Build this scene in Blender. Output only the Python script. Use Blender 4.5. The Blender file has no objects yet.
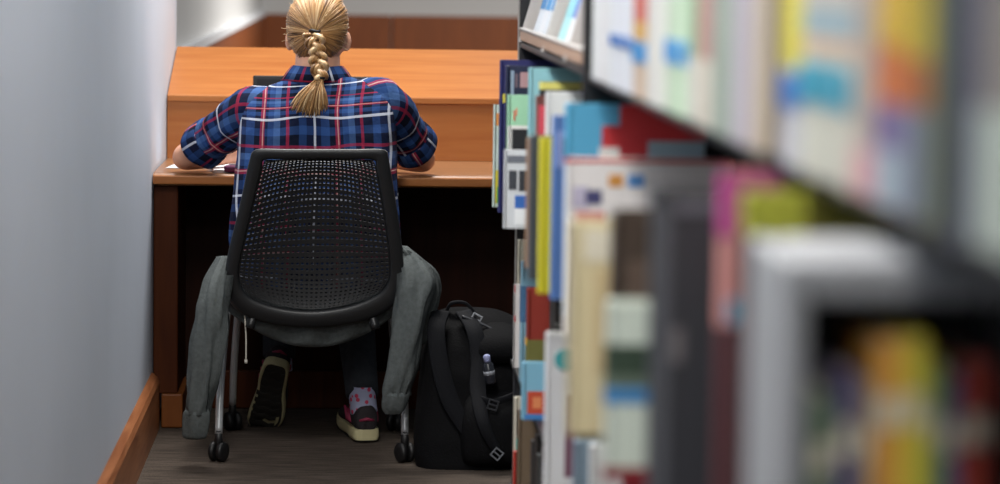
import bpy, bmesh, math, random
from mathutils import Vector, Matrix, noise
random.seed(7)
PI = math.pi
SC = bpy.context.scene
COL = SC.collection

# ------------------------------------------------------------------ camera
F = 2900.0                       # focal length in pixels of the 1000 px wide frame
H = 1.325                        # eye height
VP = (350.0, -30.0)              # where the aisle runs to
ROLL = 0.0085
_a = Vector(((VP[0]-500)/F, (242-VP[1])/F, -1)).normalized()
_b = Vector((math.sin(ROLL), math.cos(ROLL), 0)); _b = (_b - _a*_b.dot(_a)).normalized()
_c = _a.cross(_b)
W2C = Matrix((_c, _a, _b)).transposed()      # columns: world X, Y, Z seen by the camera
C2W = W2C.transposed()
EYE = Vector((0, 0, H))
def at(px, py, Y):
    d = C2W @ Vector(((px-500)/F, (242-py)/F, -1))
    return EYE + d*(Y/d.y)
def atz(px, py, z):
    d = C2W @ Vector(((px-500)/F, (242-py)/F, -1))
    return EYE + d*((z-H)/d.z)
cam = bpy.data.cameras.new('camera'); camo = bpy.data.objects.new('camera', cam); COL.objects.link(camo)
camo.matrix_world = Matrix.Translation(EYE) @ C2W.to_4x4()
cam.sensor_width = 36; cam.lens = F/1000*36
cam.clip_start = .05; cam.clip_end = 100
cam.dof.use_dof = True; cam.dof.focus_distance = 7.95; cam.dof.aperture_fstop = 2.8
SC.camera = camo

# ------------------------------------------------------------------ materials
MATS = {}
def lin(c):
    return tuple((v/12.92 if v <= .04045 else ((v+.055)/1.055)**2.4) for v in c)
def hexc(h):
    h = h.lstrip('#'); return lin([int(h[i:i+2], 16)/255 for i in (0, 2, 4)])
def new_mat(name):
    m = bpy.data.materials.new(name); m.use_nodes = True
    nt = m.node_tree; return m, nt, nt.nodes['Principled BSDF']
def plain(h, rough=.55, metal=0, spec=.5, bump=0, bscale=200, var=.0, vscale=8):
    key = (h, rough, metal, spec, bump, bscale, var, vscale)
    if key in MATS: return MATS[key]
    m, nt, p = new_mat('surface_'+h.strip('#'))
    c = hexc(h)
    p.inputs['Base Color'].default_value = (*c, 1); p.inputs['Roughness'].default_value = rough
    p.inputs['Metallic'].default_value = metal; p.inputs['Specular IOR Level'].default_value = spec
    tc = nt.nodes.new('ShaderNodeTexCoord')
    if var:
        n = nt.nodes.new('ShaderNodeTexNoise'); n.inputs['Scale'].default_value = vscale; n.inputs['Detail'].default_value = 6
        nt.links.new(tc.outputs['Object'], n.inputs['Vector'])
        r = nt.nodes.new('ShaderNodeValToRGB')
        r.color_ramp.elements[0].position = .3; r.color_ramp.elements[1].position = .7
        r.color_ramp.elements[0].color = (*[v*(1-var) for v in c], 1); r.color_ramp.elements[1].color = (*[min(1, v*(1+var)) for v in c], 1)
        nt.links.new(n.outputs['Fac'], r.inputs['Fac']); nt.links.new(r.outputs['Color'], p.inputs['Base Color'])
    if bump:
        n = nt.nodes.new('ShaderNodeTexNoise'); n.inputs['Scale'].default_value = bscale; n.inputs['Detail'].default_value = 4
        nt.links.new(tc.outputs['Object'], n.inputs['Vector'])
        b = nt.nodes.new('ShaderNodeBump'); b.inputs['Strength'].default_value = bump; b.inputs['Distance'].default_value = .004
        nt.links.new(n.outputs['Fac'], b.inputs['Height']); nt.links.new(b.outputs['Normal'], p.inputs['Normal'])
    MATS[key] = m; return m
def wood(name, h0, h1, rough=.35, axis=0, scale=1.0, spec=.4):
    if name in MATS: return MATS[name]
    m, nt, p = new_mat(name)
    tc = nt.nodes.new('ShaderNodeTexCoord'); mp = nt.nodes.new('ShaderNodeMapping')
    s = [14*scale]*3; s[axis] = 1.1*scale
    mp.inputs['Scale'].default_value = s
    nt.links.new(tc.outputs['Object'], mp.inputs['Vector'])
    n = nt.nodes.new('ShaderNodeTexNoise'); n.inputs['Scale'].default_value = 2.4; n.inputs['Detail'].default_value = 7
    n.inputs['Distortion'].default_value = .7
    nt.links.new(mp.outputs['Vector'], n.inputs['Vector'])
    r = nt.nodes.new('ShaderNodeValToRGB')
    r.color_ramp.elements[0].position = .3; r.color_ramp.elements[1].position = .72
    r.color_ramp.elements[0].color = (*hexc(h0), 1); r.color_ramp.elements[1].color = (*hexc(h1), 1)
    nt.links.new(n.outputs['Fac'], r.inputs['Fac']); nt.links.new(r.outputs['Color'], p.inputs['Base Color'])
    p.inputs['Roughness'].default_value = rough; p.inputs['Specular IOR Level'].default_value = spec
    MATS[name] = m; return m
def carpet():
    m, nt, p = new_mat('carpet')
    tc = nt.nodes.new('ShaderNodeTexCoord')
    mp = nt.nodes.new('ShaderNodeMapping'); mp.inputs['Scale'].default_value = (6, 60, 1)
    nt.links.new(tc.outputs['Object'], mp.inputs['Vector'])
    n = nt.nodes.new('ShaderNodeTexNoise'); n.inputs['Scale'].default_value = 1.5; n.inputs['Detail'].default_value = 5
    nt.links.new(mp.outputs['Vector'], n.inputs['Vector'])
    n2 = nt.nodes.new('ShaderNodeTexNoise'); n2.inputs['Scale'].default_value = 260; n2.inputs['Detail'].default_value = 2
    nt.links.new(tc.outputs['Object'], n2.inputs['Vector'])
    mx = nt.nodes.new('ShaderNodeMath'); mx.operation = 'MULTIPLY_ADD'; mx.inputs[1].default_value = .5
    nt.links.new(n2.outputs['Fac'], mx.inputs[0]); 
    m2 = nt.nodes.new('ShaderNodeMath'); m2.operation = 'MULTIPLY'; m2.inputs[1].default_value = .5
    nt.links.new(n.outputs['Fac'], m2.inputs[0]); nt.links.new(m2.outputs[0], mx.inputs[2])
    r = nt.nodes.new('ShaderNodeValToRGB')
    r.color_ramp.elements[0].position = .34; r.color_ramp.elements[1].position = .66
    r.color_ramp.elements[0].color = (*hexc('#27221f'), 1); r.color_ramp.elements[1].color = (*hexc('#665b52'), 1)
    nt.links.new(mx.outputs[0], r.inputs['Fac']); nt.links.new(r.outputs['Color'], p.inputs['Base Color'])
    p.inputs['Roughness'].default_value = .95; p.inputs['Specular IOR Level'].default_value = .1
    b = nt.nodes.new('ShaderNodeBump'); b.inputs['Strength'].default_value = .6; b.inputs['Distance'].default_value = .004
    nt.links.new(mx.outputs[0], b.inputs['Height']); nt.links.new(b.outputs['Normal'], p.inputs['Normal'])
    return m
def ramp_const(nt, stops, fac):
    r = nt.nodes.new('ShaderNodeValToRGB'); cr = r.color_ramp; cr.interpolation = 'CONSTANT'
    cr.elements[0].position = stops[0][0]; cr.elements[0].color = stops[0][1]
    cr.elements[1].position = stops[1][0]; cr.elements[1].color = stops[1][1]
    for p, c in stops[2:]:
        e = cr.elements.new(p); e.color = c
    nt.links.new(fac, r.inputs['Fac']); return r
def plaid():
    """woven check: broad navy / mid blue bars, thin white, red and orange lines both ways; UV is in metres"""
    m, nt, p = new_mat('plaid_cotton')
    uv = nt.nodes.new('ShaderNodeUVMap'); uv.uv_map = 'UVMap'
    sp = nt.nodes.new('ShaderNodeSeparateXYZ'); nt.links.new(uv.outputs['UV'], sp.inputs[0])
    def fr(o, per):
        d = nt.nodes.new('ShaderNodeMath'); d.operation = 'DIVIDE'; d.inputs[1].default_value = per; nt.links.new(o, d.inputs[0])
        f = nt.nodes.new('ShaderNodeMath'); f.operation = 'FRACT'; nt.links.new(d.outputs[0], f.inputs[0]); return f.outputs[0]
    def rgba(h): return (*hexc(h), 1)
    N, D, B, L = rgba('#141d3d'), rgba('#0b1124'), rgba('#2c4b82'), rgba('#4d6ea3')
    base = [(0, N), (.10, B), (.22, D), (.33, N), (.40, B), (.48, L), (.56, N), (.68, D), (.80, B), (.90, N)]
    Wc, R, O, K = rgba('#dfe4f2'), rgba('#9b2440'), rgba('#d9a298'), (0, 0, 0, 1)
    line_c = [(0, Wc), (.03, R), (.30, R), (.33, O), (.345, R), (.36, R), (.62, R), (.68, R)]
    one, zero = (1, 1, 1, 1), (0, 0, 0, 1)
    line_f = [(0, one), (.028, zero), (.30, one), (.36, zero), (.635, one), (.675, zero)]
    u, v = fr(sp.outputs[0], .205), fr(sp.outputs[1], .215)
    bu, bv = ramp_const(nt, base, u), ramp_const(nt, base, v)
    mx = nt.nodes.new('ShaderNodeMix'); mx.data_type = 'RGBA'; mx.inputs[0].default_value = .5
    nt.links.new(bu.outputs[0], mx.inputs[6]); nt.links.new(bv.outputs[0], mx.inputs[7])
    cur = mx.outputs[2]
    for o, k in ((u, .66), (v, .66)):
        c, f = ramp_const(nt, line_c, o), ramp_const(nt, line_f, o)
        s = nt.nodes.new('ShaderNodeMath'); s.operation = 'MULTIPLY'; s.inputs[1].default_value = k; nt.links.new(f.outputs[0], s.inputs[0])
        q = nt.nodes.new('ShaderNodeMix'); q.data_type = 'RGBA'
        nt.links.new(s.outputs[0], q.inputs[0]); nt.links.new(cur, q.inputs[6]); nt.links.new(c.outputs[0], q.inputs[7])
        cur = q.outputs[2]
    nt.links.new(cur, p.inputs['Base Color'])
    p.inputs['Roughness'].default_value = .9; p.inputs['Specular IOR Level'].default_value = .15
    tc = nt.nodes.new('ShaderNodeTexCoord')
    n = nt.nodes.new('ShaderNodeTexNoise'); n.inputs['Scale'].default_value = 22; n.inputs['Detail'].default_value = 3
    nt.links.new(tc.outputs['Object'], n.inputs['Vector'])
    b = nt.nodes.new('ShaderNodeBump'); b.inputs['Strength'].default_value = .5; b.inputs['Distance'].default_value = .012
    nt.links.new(n.outputs['Fac'], b.inputs['Height']); nt.links.new(b.outputs['Normal'], p.inputs['Normal'])
    return m
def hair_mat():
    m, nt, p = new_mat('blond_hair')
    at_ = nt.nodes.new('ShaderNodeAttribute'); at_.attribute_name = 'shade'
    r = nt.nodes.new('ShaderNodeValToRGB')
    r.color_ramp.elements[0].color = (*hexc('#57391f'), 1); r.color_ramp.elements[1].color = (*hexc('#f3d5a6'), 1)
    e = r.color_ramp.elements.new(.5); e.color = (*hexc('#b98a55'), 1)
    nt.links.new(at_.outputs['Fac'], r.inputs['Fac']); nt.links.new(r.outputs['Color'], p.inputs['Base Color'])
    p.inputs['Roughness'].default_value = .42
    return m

M_WALL = plain('#d0d9e7', .8, bump=.06, bscale=60, var=.02, vscale=3)
M_WALLFAR = plain('#c9c8c6', .85, var=.02, vscale=2)
M_WHITE = plain('#e6e7ea', .5)
M_OAK = wood('oak_veneer', '#9a5a29', '#ad6f3a', .38, 0)
M_OAKTOP = wood('oak_desk_top', '#7d5638', '#966a48', .3, 0)
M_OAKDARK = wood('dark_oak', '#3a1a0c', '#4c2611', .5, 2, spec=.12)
M_WAIN = wood('wainscot_wood', '#7a3e16', '#8f4c1e', .45, 2)
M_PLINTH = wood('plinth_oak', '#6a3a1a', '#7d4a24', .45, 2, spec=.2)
M_BASEB = wood('baseboard_wood', '#8a5130', '#b0724a', .4, 1)
M_BLACK = plain('#121214', .5)
M_BLACKMETAL = plain('#17171a', .45, var=.1)
M_GREYMETAL = plain('#a5a3a1', .45)
M_SILVER = plain('#b9bcbf', .32, metal=.35)
M_PAGES = plain('#dcd6c6', .85, var=.08, vscale=60)

# ------------------------------------------------------------------ mesh helpers
def finish(name, bm, mat, parent=None, smooth=False, bevel=0, sub=0, loc=None):
    bmesh.ops.recalc_face_normals(bm, faces=bm.faces)
    me = bpy.data.meshes.new(name)
    if loc is not None:
        bmesh.ops.translate(bm, verts=bm.verts, vec=-Vector(loc))
    bm.to_mesh(me); bm.free()
    for mm in (mat if isinstance(mat, (list, tuple)) else [mat]): me.materials.append(mm)
    if smooth:
        for f in me.polygons: f.use_smooth = True
    o = bpy.data.objects.new(name, me); COL.objects.link(o)
    if loc is not None: o.location = loc
    if parent is not None:
        o.parent = parent
        if loc is None: o.matrix_parent_inverse = world(parent).inverted()
        else: o.matrix_parent_inverse = world(parent).inverted()
    if bevel:
        b = o.modifiers.new('bevel', 'BEVEL'); b.width = bevel; b.segments = 2; b.limit_method = 'ANGLE'
    if sub:
        s = o.modifiers.new('sub', 'SUBSURF'); s.levels = sub; s.render_levels = sub
    return o
def world(o):
    m = Matrix.LocRotScale(o.location, o.rotation_euler, o.scale)
    if o.parent: m = world(o.parent) @ o.matrix_parent_inverse @ m
    return m
def thing(name, label, cat, loc=(0, 0, 0), group=None):
    o = bpy.data.objects.new(name, None); COL.objects.link(o); o.location = loc
    o.empty_display_size = .05
    return tag(o, label, cat, group)
def tag(o, label, cat, group=None):
    o['label'] = label; o['category'] = cat
    if group: o['group'] = group
    return o
def struct(o): o['kind'] = 'structure'; return o
def box(bm, x0, x1, y0, y1, z0, z1, mat=None):
    vs = [Vector((x, y, z)) for x in (x0, x1) for y in (y0, y1) for z in (z0, z1)]
    if mat is not None: vs = [mat @ v for v in vs]
    v = [bm.verts.new(q) for q in vs]
    for f in ((0, 1, 3, 2), (4, 6, 7, 5), (0, 4, 5, 1), (2, 3, 7, 6), (0, 2, 6, 4), (1, 5, 7, 3)):
        bm.faces.new([v[i] for i in f])
def boxo(name, dims, mat, parent=None, bevel=0, **k):
    bm = bmesh.new(); box(bm, *dims); return finish(name, bm, mat, parent, bevel=bevel, **k)
def prism(bm, pts, e):
    """pts: closed outline, e: extrusion vector"""
    e = Vector(e); a = [bm.verts.new(p) for p in pts]; b = [bm.verts.new(Vector(p)+e) for p in pts]
    n = len(pts); bm.faces.new(a); bm.faces.new(b[::-1])
    for i in range(n): bm.faces.new((a[i], a[(i+1) % n], b[(i+1) % n], b[i]))
def loft(bm, rings, cap=True, uvs=None, closed=True):
    vs = [[bm.verts.new(p) for p in r] for r in rings]
    n = len(rings[0]); lay = bm.loops.layers.uv.new('UVMap') if uvs else None
    for i in range(len(vs)-1):
        for j in range(n if closed else n-1):
            k = (j+1) % n
            f = bm.faces.new((vs[i][j], vs[i][k], vs[i+1][k], vs[i+1][j]))
            if uvs:
                q = (uvs[i][j], uvs[i][j+1], uvs[i+1][j+1], uvs[i+1][j])
                for l, t in zip(f.loops, q): l[lay].uv = t
    if cap and closed:
        bm.faces.new(vs[0][::-1]); bm.faces.new(vs[-1])
    return vs
def spline(pts, n):
    """catmull-rom through tuples of any length"""
    out = []; m = len(pts)
    for i in range(n):
        t = i/(n-1)*(m-1); k = min(int(t), m-2); f = t-k
        p0, p1, p2, p3 = pts[max(k-1, 0)], pts[k], pts[k+1], pts[min(k+2, m-1)]
        out.append(tuple(.5*(2*b+(c-a)*f+(2*a-5*b+4*c-d)*f*f+(3*b-a-3*c+d)*f**3) for a, b, c, d in zip(p0, p1, p2, p3)))
    return out
def frames(path):
    T = []
    for i in range(len(path)):
        a, b = path[max(i-1, 0)], path[min(i+1, len(path)-1)]
        T.append((b-a).normalized())
    ref = Vector((0, 0, 1)) if abs(T[0].z) < .9 else Vector((0, 1, 0))
    U = [(ref-T[0]*ref.dot(T[0])).normalized()]
    for i in range(1, len(path)):
        u = U[-1]-T[i]*U[-1].dot(T[i]); U.append(u.normalized())
    return T, U
def tube(bm, path, rad, n=10, cap=True, flat=1.0, uv=False):
    path = [Vector(p) for p in path]
    if not isinstance(rad, (list, tuple)): rad = [rad]*len(path)
    T, U = frames(path); rings = []; uvs = []; s = 0
    for i, p in enumerate(path):
        v = T[i].cross(U[i])
        rings.append([p+U[i]*(math.cos(2*PI*j/n)*rad[i])+v*(math.sin(2*PI*j/n)*rad[i]*flat) for j in range(n)])
        if i: s += (path[i]-path[i-1]).length
        R = max(rad)
        uvs.append([(2*PI*R*j/n, s) for j in range(n+1)])
    return loft(bm, rings, cap, uvs if uv else None)
def evalmesh(o):
    """bake the modifiers of o into its mesh"""
    dg = bpy.context.evaluated_depsgraph_get(); dg.update()
    me = bpy.data.meshes.new_from_object(o.evaluated_get(dg))
    old = o.data; o.modifiers.clear(); o.data = me; me.name = old.name

# ------------------------------------------------------------------ the setting
XW = -.56
YD = 8.30                    # front edge of the desk
bm = bmesh.new(); box(bm, -3.5, 6, -2, 22.2, -.08, 0)
struct(finish('floor', bm, carpet()))
bm = bmesh.new(); box(bm, XW-.25, XW, -2, 9.47, 0, 3.2); struct(finish('wall_left', bm, M_WALL))
bm = bmesh.new(); box(bm, XW-.35, XW-.10, 9.47, 21.9, 0, 3.2); struct(finish('wall_left_recess', bm, M_WALLFAR))
bm = bmesh.new(); box(bm, XW-.35, 6, 21.9, 22.1, 0, 3.2); struct(finish('wall_back', bm, M_WALLFAR))
# wainscot of the far room
bm = bmesh.new(); box(bm, XW-.10, XW-.075, 9.5, 21.87, 0, .985); struct(finish('trim_1', bm, M_WAIN))
bm = bmesh.new(); box(bm, XW-.10, XW-.06, 9.5, 21.87, .985, 1.02); struct(finish('trim_2', bm, M_WHITE))
for k in range(7):
    struct(boxo('trim_%d' % (3+k), (XW-.10+.98*k, XW-.10+.98*k+.97, 21.86, 21.9, 0, .99), M_WAIN, bevel=.008))
# baseboard with a sloped cap along the aisle wall
bm = bmesh.new()
prof = [(XW, 0), (XW+.022, 0), (XW+.022, .135), (XW+.016, .15), (XW, .165)]
prism(bm, [Vector((x, -2, z)) for x, z in prof], (0, 2+YD+.02, 0))
struct(finish('baseboard_left', bm, M_BASEB))

# ------------------------------------------------------------------ study carrel
XR = .95
car = thing('study_carrel', 'orange oak study carrel desk with sloped upper ledge built against the white wall', 'desk', (.2, 8.7, 0))
X0 = XW+.003
zt = .74
bm = bmesh.new()        # top with a bullnose front
prf = []
for i in range(9):
    a = -PI/2+PI*i/8; prf.append((YD+.018-.018*math.cos(a), zt-.018+.018*math.sin(a)))
prf = prf + [(8.97, zt), (8.97, zt-.036)]
prism(bm, [Vector((X0, y, z)) for y, z in prf], (XR-X0, 0, 0))
finish('desk_top', bm, M_OAKTOP, car)
boxo('edge_band', (X0, XR, YD-.004, YD+.006, zt-.031, zt-.005), M_OAK, car, bevel=.004)
zc, zb, yb = .936, 1.072, 9.44
boxo('back_panel', (X0, XR, 8.95, 8.972, zt+.001, zc-.006), M_OAK, car)
bm = bmesh.new()
prism(bm, [Vector((X0, y, z)) for y, z in ((8.942, zc-.02), (8.942, zc), (yb, zb), (yb, zb-.028))], (XR-X0, 0, 0))
finish('sloped_ledge', bm, M_OAK, car, bevel=.003)
boxo('rear_panel', (X0, XR, yb-.03, yb-.008, 0.002, zb-.03), M_OAK, car)
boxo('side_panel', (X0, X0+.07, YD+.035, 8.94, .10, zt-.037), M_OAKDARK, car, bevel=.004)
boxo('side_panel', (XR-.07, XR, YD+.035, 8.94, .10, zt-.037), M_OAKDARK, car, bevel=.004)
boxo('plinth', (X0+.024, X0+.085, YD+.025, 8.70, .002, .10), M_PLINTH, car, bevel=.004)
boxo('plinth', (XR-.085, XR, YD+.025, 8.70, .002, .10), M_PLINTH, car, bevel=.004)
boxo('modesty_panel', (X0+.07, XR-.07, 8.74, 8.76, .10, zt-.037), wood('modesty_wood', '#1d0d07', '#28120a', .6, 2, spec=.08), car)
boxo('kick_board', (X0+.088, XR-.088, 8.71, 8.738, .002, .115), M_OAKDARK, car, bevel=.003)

# ------------------------------------------------------------------ laptop and papers
yl = 8.60
lp = thing('laptop', 'dark laptop open on the desk in front of the seated student', 'laptop', (-.109, yl, zt))
boxo('keyboard_base', (-.289, .071, yl-.12, yl+.12, zt+.002, zt+.018), plain('#26272b', .4), lp, bevel=.004)
bm = bmesh.new()
for r in range(5):
    for k in range(13):
        box(bm, -.272+k*.0255, -.272+k*.0255+.021, yl-.03+r*.026, yl-.03+r*.026+.021, zt+.0185, zt+.0205)
finish('keyboard', bm, M_BLACK, lp)
Ms = Matrix.Translation((0, yl+.125, zt+.018)) @ Matrix.Rotation(-math.radians(12), 4, 'X')
bm = bmesh.new(); box(bm, -.289, .071, -.004, .006, 0, .252, Ms); finish('screen_lid', bm, plain('#131417', .5, spec=.3), lp, bevel=.003)
bm = bmesh.new(); box(bm, -.277, .059, -.0055, -.0042, .014, .24, Ms); finish('screen', bm, plain('#0c0e12', .5, spec=.2), lp)
def sheet(name, cx, cy, w, d, rot, z, h, label, n=1):
    bm = bmesh.new(); R = Matrix.Translation((cx, cy, z)) @ Matrix.Rotation(rot, 4, 'Z')
    for i in range(n): box(bm, -w/2+.002*(i % 2), w/2, -d/2, d/2-.002*(i % 2), i*h, i*h+h*.85, R)
    return tag(finish(name, bm, plain(label[0], .7)), label[1], label[2])
sheet('notebook', -.31, 8.47, .19, .26, .15, zt+.001, .0022, ('#e4e3e6', 'open white notebook pages under the left forearm on the desk', 'notebook'), 4)
sheet('wall_reflection', -.447, 8.62, .15, .24, -.1, zt+.001, .0012, ('#d4dbe2', 'pale flat patch for the white wall mirrored in the desk top corner', 'painted reflection'), 1)  # thin pale slab painted in as the wall's reflection on the desk top
pc = thing('pencil_case', 'small magenta and white pencil case at the desk edge beside the left arm', 'pencil case', (-.315, 8.355, zt))
bm = bmesh.new(); tube(bm, [(-.355, 8.325, zt+.013), (-.34, 8.325, zt+.014), (-.29, 8.33, zt+.014), (-.275, 8.33, zt+.013)], [.008, .012, .012, .008], 10)
finish('pouch', bm, plain('#6b2b52', .7), pc, True)
boxo('zip', (-.34, -.29, 8.322, 8.332, zt+.0255, zt+.0275), plain('#d9d4dc', .5), pc)

# ------------------------------------------------------------------ mesh-back office chair
chx = -.092
ch = thing('office_chair', 'black mesh-back office chair on silver legs with casters, draped with a grey hoodie', 'chair', (chx, 8.0, 0))
M_FRAME = plain('#1a1b1d', .42)
def yb_(py): return 7.70+.10*(py-150)/178.0
outer = [(256, 149.5), (286, 149), (320, 149), (356, 149), (384, 149.5), (389, 160), (394, 190), (399, 222), (403, 255), (404, 282), (398, 302), (376, 317), (345, 325), (313, 328), (281, 326), (252, 319), (232, 305), (225, 284), (227, 258), (235, 224), (243, 190), (249, 162)]
inner = [(265, 160), (288, 159.5), (320, 159), (352, 159.5), (373, 160), (376, 168), (380, 192), (385, 222), (389, 255), (389, 277), (381, 291), (362, 301), (340, 307), (313, 310), (286, 308), (262, 302), (246, 293), (239, 277), (241, 257), (248, 226), (256, 192), (262, 168)]
def closed_spl(p, n):
    q = p[-2:]+p+p[:3]; m = len(p); out = []
    for i in range(n):
        t = i/n*m; k = int(t); f = t-k
        p0, p1, p2, p3 = q[k+1], q[k+2], q[k+3], q[k+4]
        out.append(tuple(.5*(2*b+(c-a)*f+(2*a-5*b+4*c-d)*f*f+(3*b-a-3*c+d)*f**3) for a, b, c, d in zip(p0, p1, p2, p3)))
    return out
bm = bmesh.new(); rings = []
for (ox, oy), (ix, iy) in zip(closed_spl(outer, 110), closed_spl(inner, 110)):
    a = at(ox, oy, yb_(oy)); b = at(ix, iy, yb_(iy)); c = (a+b)/2; u = (a-b)/2
    nrm = Vector((0, -1, 0))
    dep = .011+.006*max(0, (oy-290)/38)
    rings.append([c+u*(abs(math.cos(t))**.7*math.copysign(1, math.cos(t)))+nrm*dep*(abs(math.sin(t))**.7*math.copysign(1, math.sin(t))) for t in [2*PI*j/12+.01 for j in range(12)]])
rings.append(rings[0])
loft(bm, rings, cap=False); bmesh.ops.remove_doubles(bm, verts=bm.verts, dist=1e-5)
finish('back_frame', bm, M_FRAME, ch, True)
# woven back
Li = [(265, 160), (262, 168), (256, 192), (248, 226), (241, 257), (239, 277), (246, 293)]
Ri = [(373, 160), (376, 168), (380, 192), (385, 222), (389, 255), (389, 277), (381, 291)]
def side(tab, v):
    s = spline(tab, 60); i = min(int(v*59), 58); f = v*59-i
    return tuple(a+(b-a)*f for a, b in zip(s[i], s[i+1]))
def backpt(u, v):
    l, r = side(Li, v), side(Ri, v)
    e = 1-(2*u-1)**2
    x = l[0]+(r[0]-l[0])*u; y = l[1]+(r[1]-l[1])*u
    y += e*17*v**3                              # rows sag towards the bottom rail
    y -= e*13*math.sin(PI*min(1, v/.8))*(v < .8)
    Y = yb_(y)+.035*math.sin(PI*v)*e+.001
    return at(x, y, Y)
NU, NV = 30, 36
bm = bmesh.new(); G = {}
def gv(i, j):
    if (i, j) not in G: G[i, j] = bm.verts.new(backpt(max(-.01, min(1.01, i/NU)), max(0, min(1, j/NV))))
    return G[i, j]
for i in range(NU):
    for j in range(NV):
        c = [(i, j), (i+1, j), (i+1, j+1), (i, j+1)]
        hu = .27; hv = .33+.03*math.sin(j*.9)
        if j > NV*.72: hv = .33
        inn = [bm.verts.new(backpt((i+a)/NU, (j+b)/NV)) for a, b in ((hu, hv), (1-hu+.04, hv), (1-hu+.04, 1-hv), (hu, 1-hv))]
        o_ = [gv(*q) for q in c]
        for k in range(4): bm.faces.new((o_[k], o_[(k+1) % 4], inn[(k+1) % 4], inn[k]))
m_ = finish('back_mesh', bm, plain('#101114', .5), ch)
so = m_.modifiers.new('solid', 'SOLIDIFY'); so.thickness = .0022; so.offset = 0
# seat
bm = bmesh.new(); rings = []
for z, g in ((.405, .80), (.41, .95), (.43, 1), (.452, .98), (.462, .9), (.465, .6)):
    rings.append([Vector((chx+.232*g*math.copysign(abs(math.cos(t))**.5, math.cos(t)), 8.06+.215*g*math.copysign(abs(math.sin(t))**.5, math.sin(t)), z)) for t in [2*PI*k/40 for k in range(40)]])
loft(bm, rings); finish('seat', bm, plain('#17181b', .85, bump=.3, bscale=400), ch, True)
bm = bmesh.new()
for sx in (-1, 1): tube(bm, spline([(chx+sx*.14, 7.84, .41), (chx+sx*.16, 7.80, .39), (chx+sx*.17, 7.79, .36)], 6), .013, 8)
tube(bm, [(chx-.24, 7.98, .392), (chx+.24, 7.98, .392)], .012, 8)
finish('seat_bracket', bm, M_FRAME, ch, True)
def caster(x, y, ang):
    bm = bmesh.new(); R = Matrix.Translation((x, y, 0)) @ Matrix.Rotation(ang, 4, 'Z')
    for s in (-1, 1):
        rr = []
        for dx, r in ((.004, .018), (.006, .026), (.017, .027), (.021, .022), (.021, .008)):
            rr.append([R @ Vector((s*dx, r*math.cos(t), .0275+r*math.sin(t))) for t in [2*PI*k/18 for k in range(18)]])
        loft(bm, rr)
    w = finish('caster', bm, M_BLACK, ch, True)
    bm = bmesh.new(); tube(bm, [(x, y, .03), (x, y, .062), (x, y, .085)], [.013, .012, .009], 10)
    finish('caster_stem', bm, M_BLACK, w, True)
    return w
for sx in (-1, 1):
    xr, xt = chx+sx*.251, chx+sx*.236
    bm = bmesh.new(); tube(bm, spline([(xr, 7.765, .075), (xr-sx*.003, 7.80, .20), (xt, 7.87, .37), (xt-sx*.01, 7.93, .398)], 16), .0105, 12)
    finish('leg', bm, M_SILVER, ch, True)
    caster(xr, 7.765, .5*sx)
    xf = chx+sx*.215
    bm = bmesh.new(); tube(bm, spline([(xf+sx*.02, 8.30, .075), (xf+sx*.015, 8.27, .2), (xf, 8.2, .37), (xf-sx*.01, 8.14, .398)], 14), .0105, 12)
    finish('leg', bm, M_SILVER, ch, True)
    caster(xf+sx*.02, 8.30, -.4*sx)

# ------------------------------------------------------------------ grey hoodie hung over the chair
M_HOOD = plain('#585d5d', .95, spec=.1, bump=.5, bscale=260, var=.16, vscale=90)
def cloth_loft(bm, path_px, n=40, m=26, depth=.55, amp=.0085, seed=0):
    """path entries: (px left, px right, py, Y, half depth factor)"""
    rings = []
    for i, (l, r, py, Y, dp) in enumerate(spline(path_px, n)):
        a, b = at(l, py, Y), at(r, py, Y); c = (a+b)/2; u = (b-a)/2; R = u.length
        ring = []
        for j in range(m):
            t = 2*PI*j/m
            p = c+u*math.cos(t)+Vector((0, -1, 0))*R*dp*math.sin(t)
            q = noise.noise(Vector((math.cos(t)*3.0+seed, math.sin(t)*3.0, i*.06)))*amp*2.6+noise.noise(Vector((math.cos(t)*1.4, math.sin(t)*1.4+seed, i*.16)))*amp*1.0
            d = (p-c); d = d.normalized() if d.length else d
            ring.append(p+d*q)
        rings.append(ring)
    loft(bm, rings)
hd = thing('hoodie', 'grey heather hooded sweatshirt draped on the chair, sleeves hanging to either side', 'sweatshirt', (chx, 7.9, .3))
bm = bmesh.new()
cloth_loft(bm, [(221, 229, 256, 7.82, .9), (206, 229, 280, 7.755, .7), (197, 228, 305, 7.715, .65), (192, 226, 335, 7.69, .65), (188, 221, 375, 7.685, .65), (186, 213, 402, 7.69, .7), (187, 209, 414, 7.695, .7)], seed=3)
s1 = finish('sleeve', bm, M_HOOD, hd, True)
bm = bmesh.new(); cloth_loft(bm, [(187, 209, 409, 7.695, .6), (184, 211, 413, 7.695, .66), (183, 210, 425, 7.70, .66), (183, 208, 436, 7.705, .62), (187, 204, 439, 7.705, .5)], 16, amp=.003, seed=5)
finish('cuff', bm, M_HOOD, s1, True)
bm = bmesh.new()
cloth_loft(bm, [(398, 407, 246, 7.83, .9), (400, 424, 262, 7.79, .8), (399, 434, 282, 7.755, .7), (396, 429, 305, 7.73, .65), (393, 421, 335, 7.71, .65), (388, 415, 368, 7.70, .65), (385, 409, 388, 7.70, .7), (385, 407, 396, 7.70, .7)], seed=9)
s2 = finish('sleeve', bm, M_HOOD, hd, True)
bm = bmesh.new(); cloth_loft(bm, [(385, 407, 392, 7.70, .6), (382, 409, 396, 7.70, .66), (381, 406, 408, 7.705, .66), (385, 402, 414, 7.705, .5)], 14, amp=.003, seed=11)
finish('cuff', bm, M_HOOD, s2, True)
bm = bmesh.new()        # the fold of the body that stands out over the right sleeve
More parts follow.
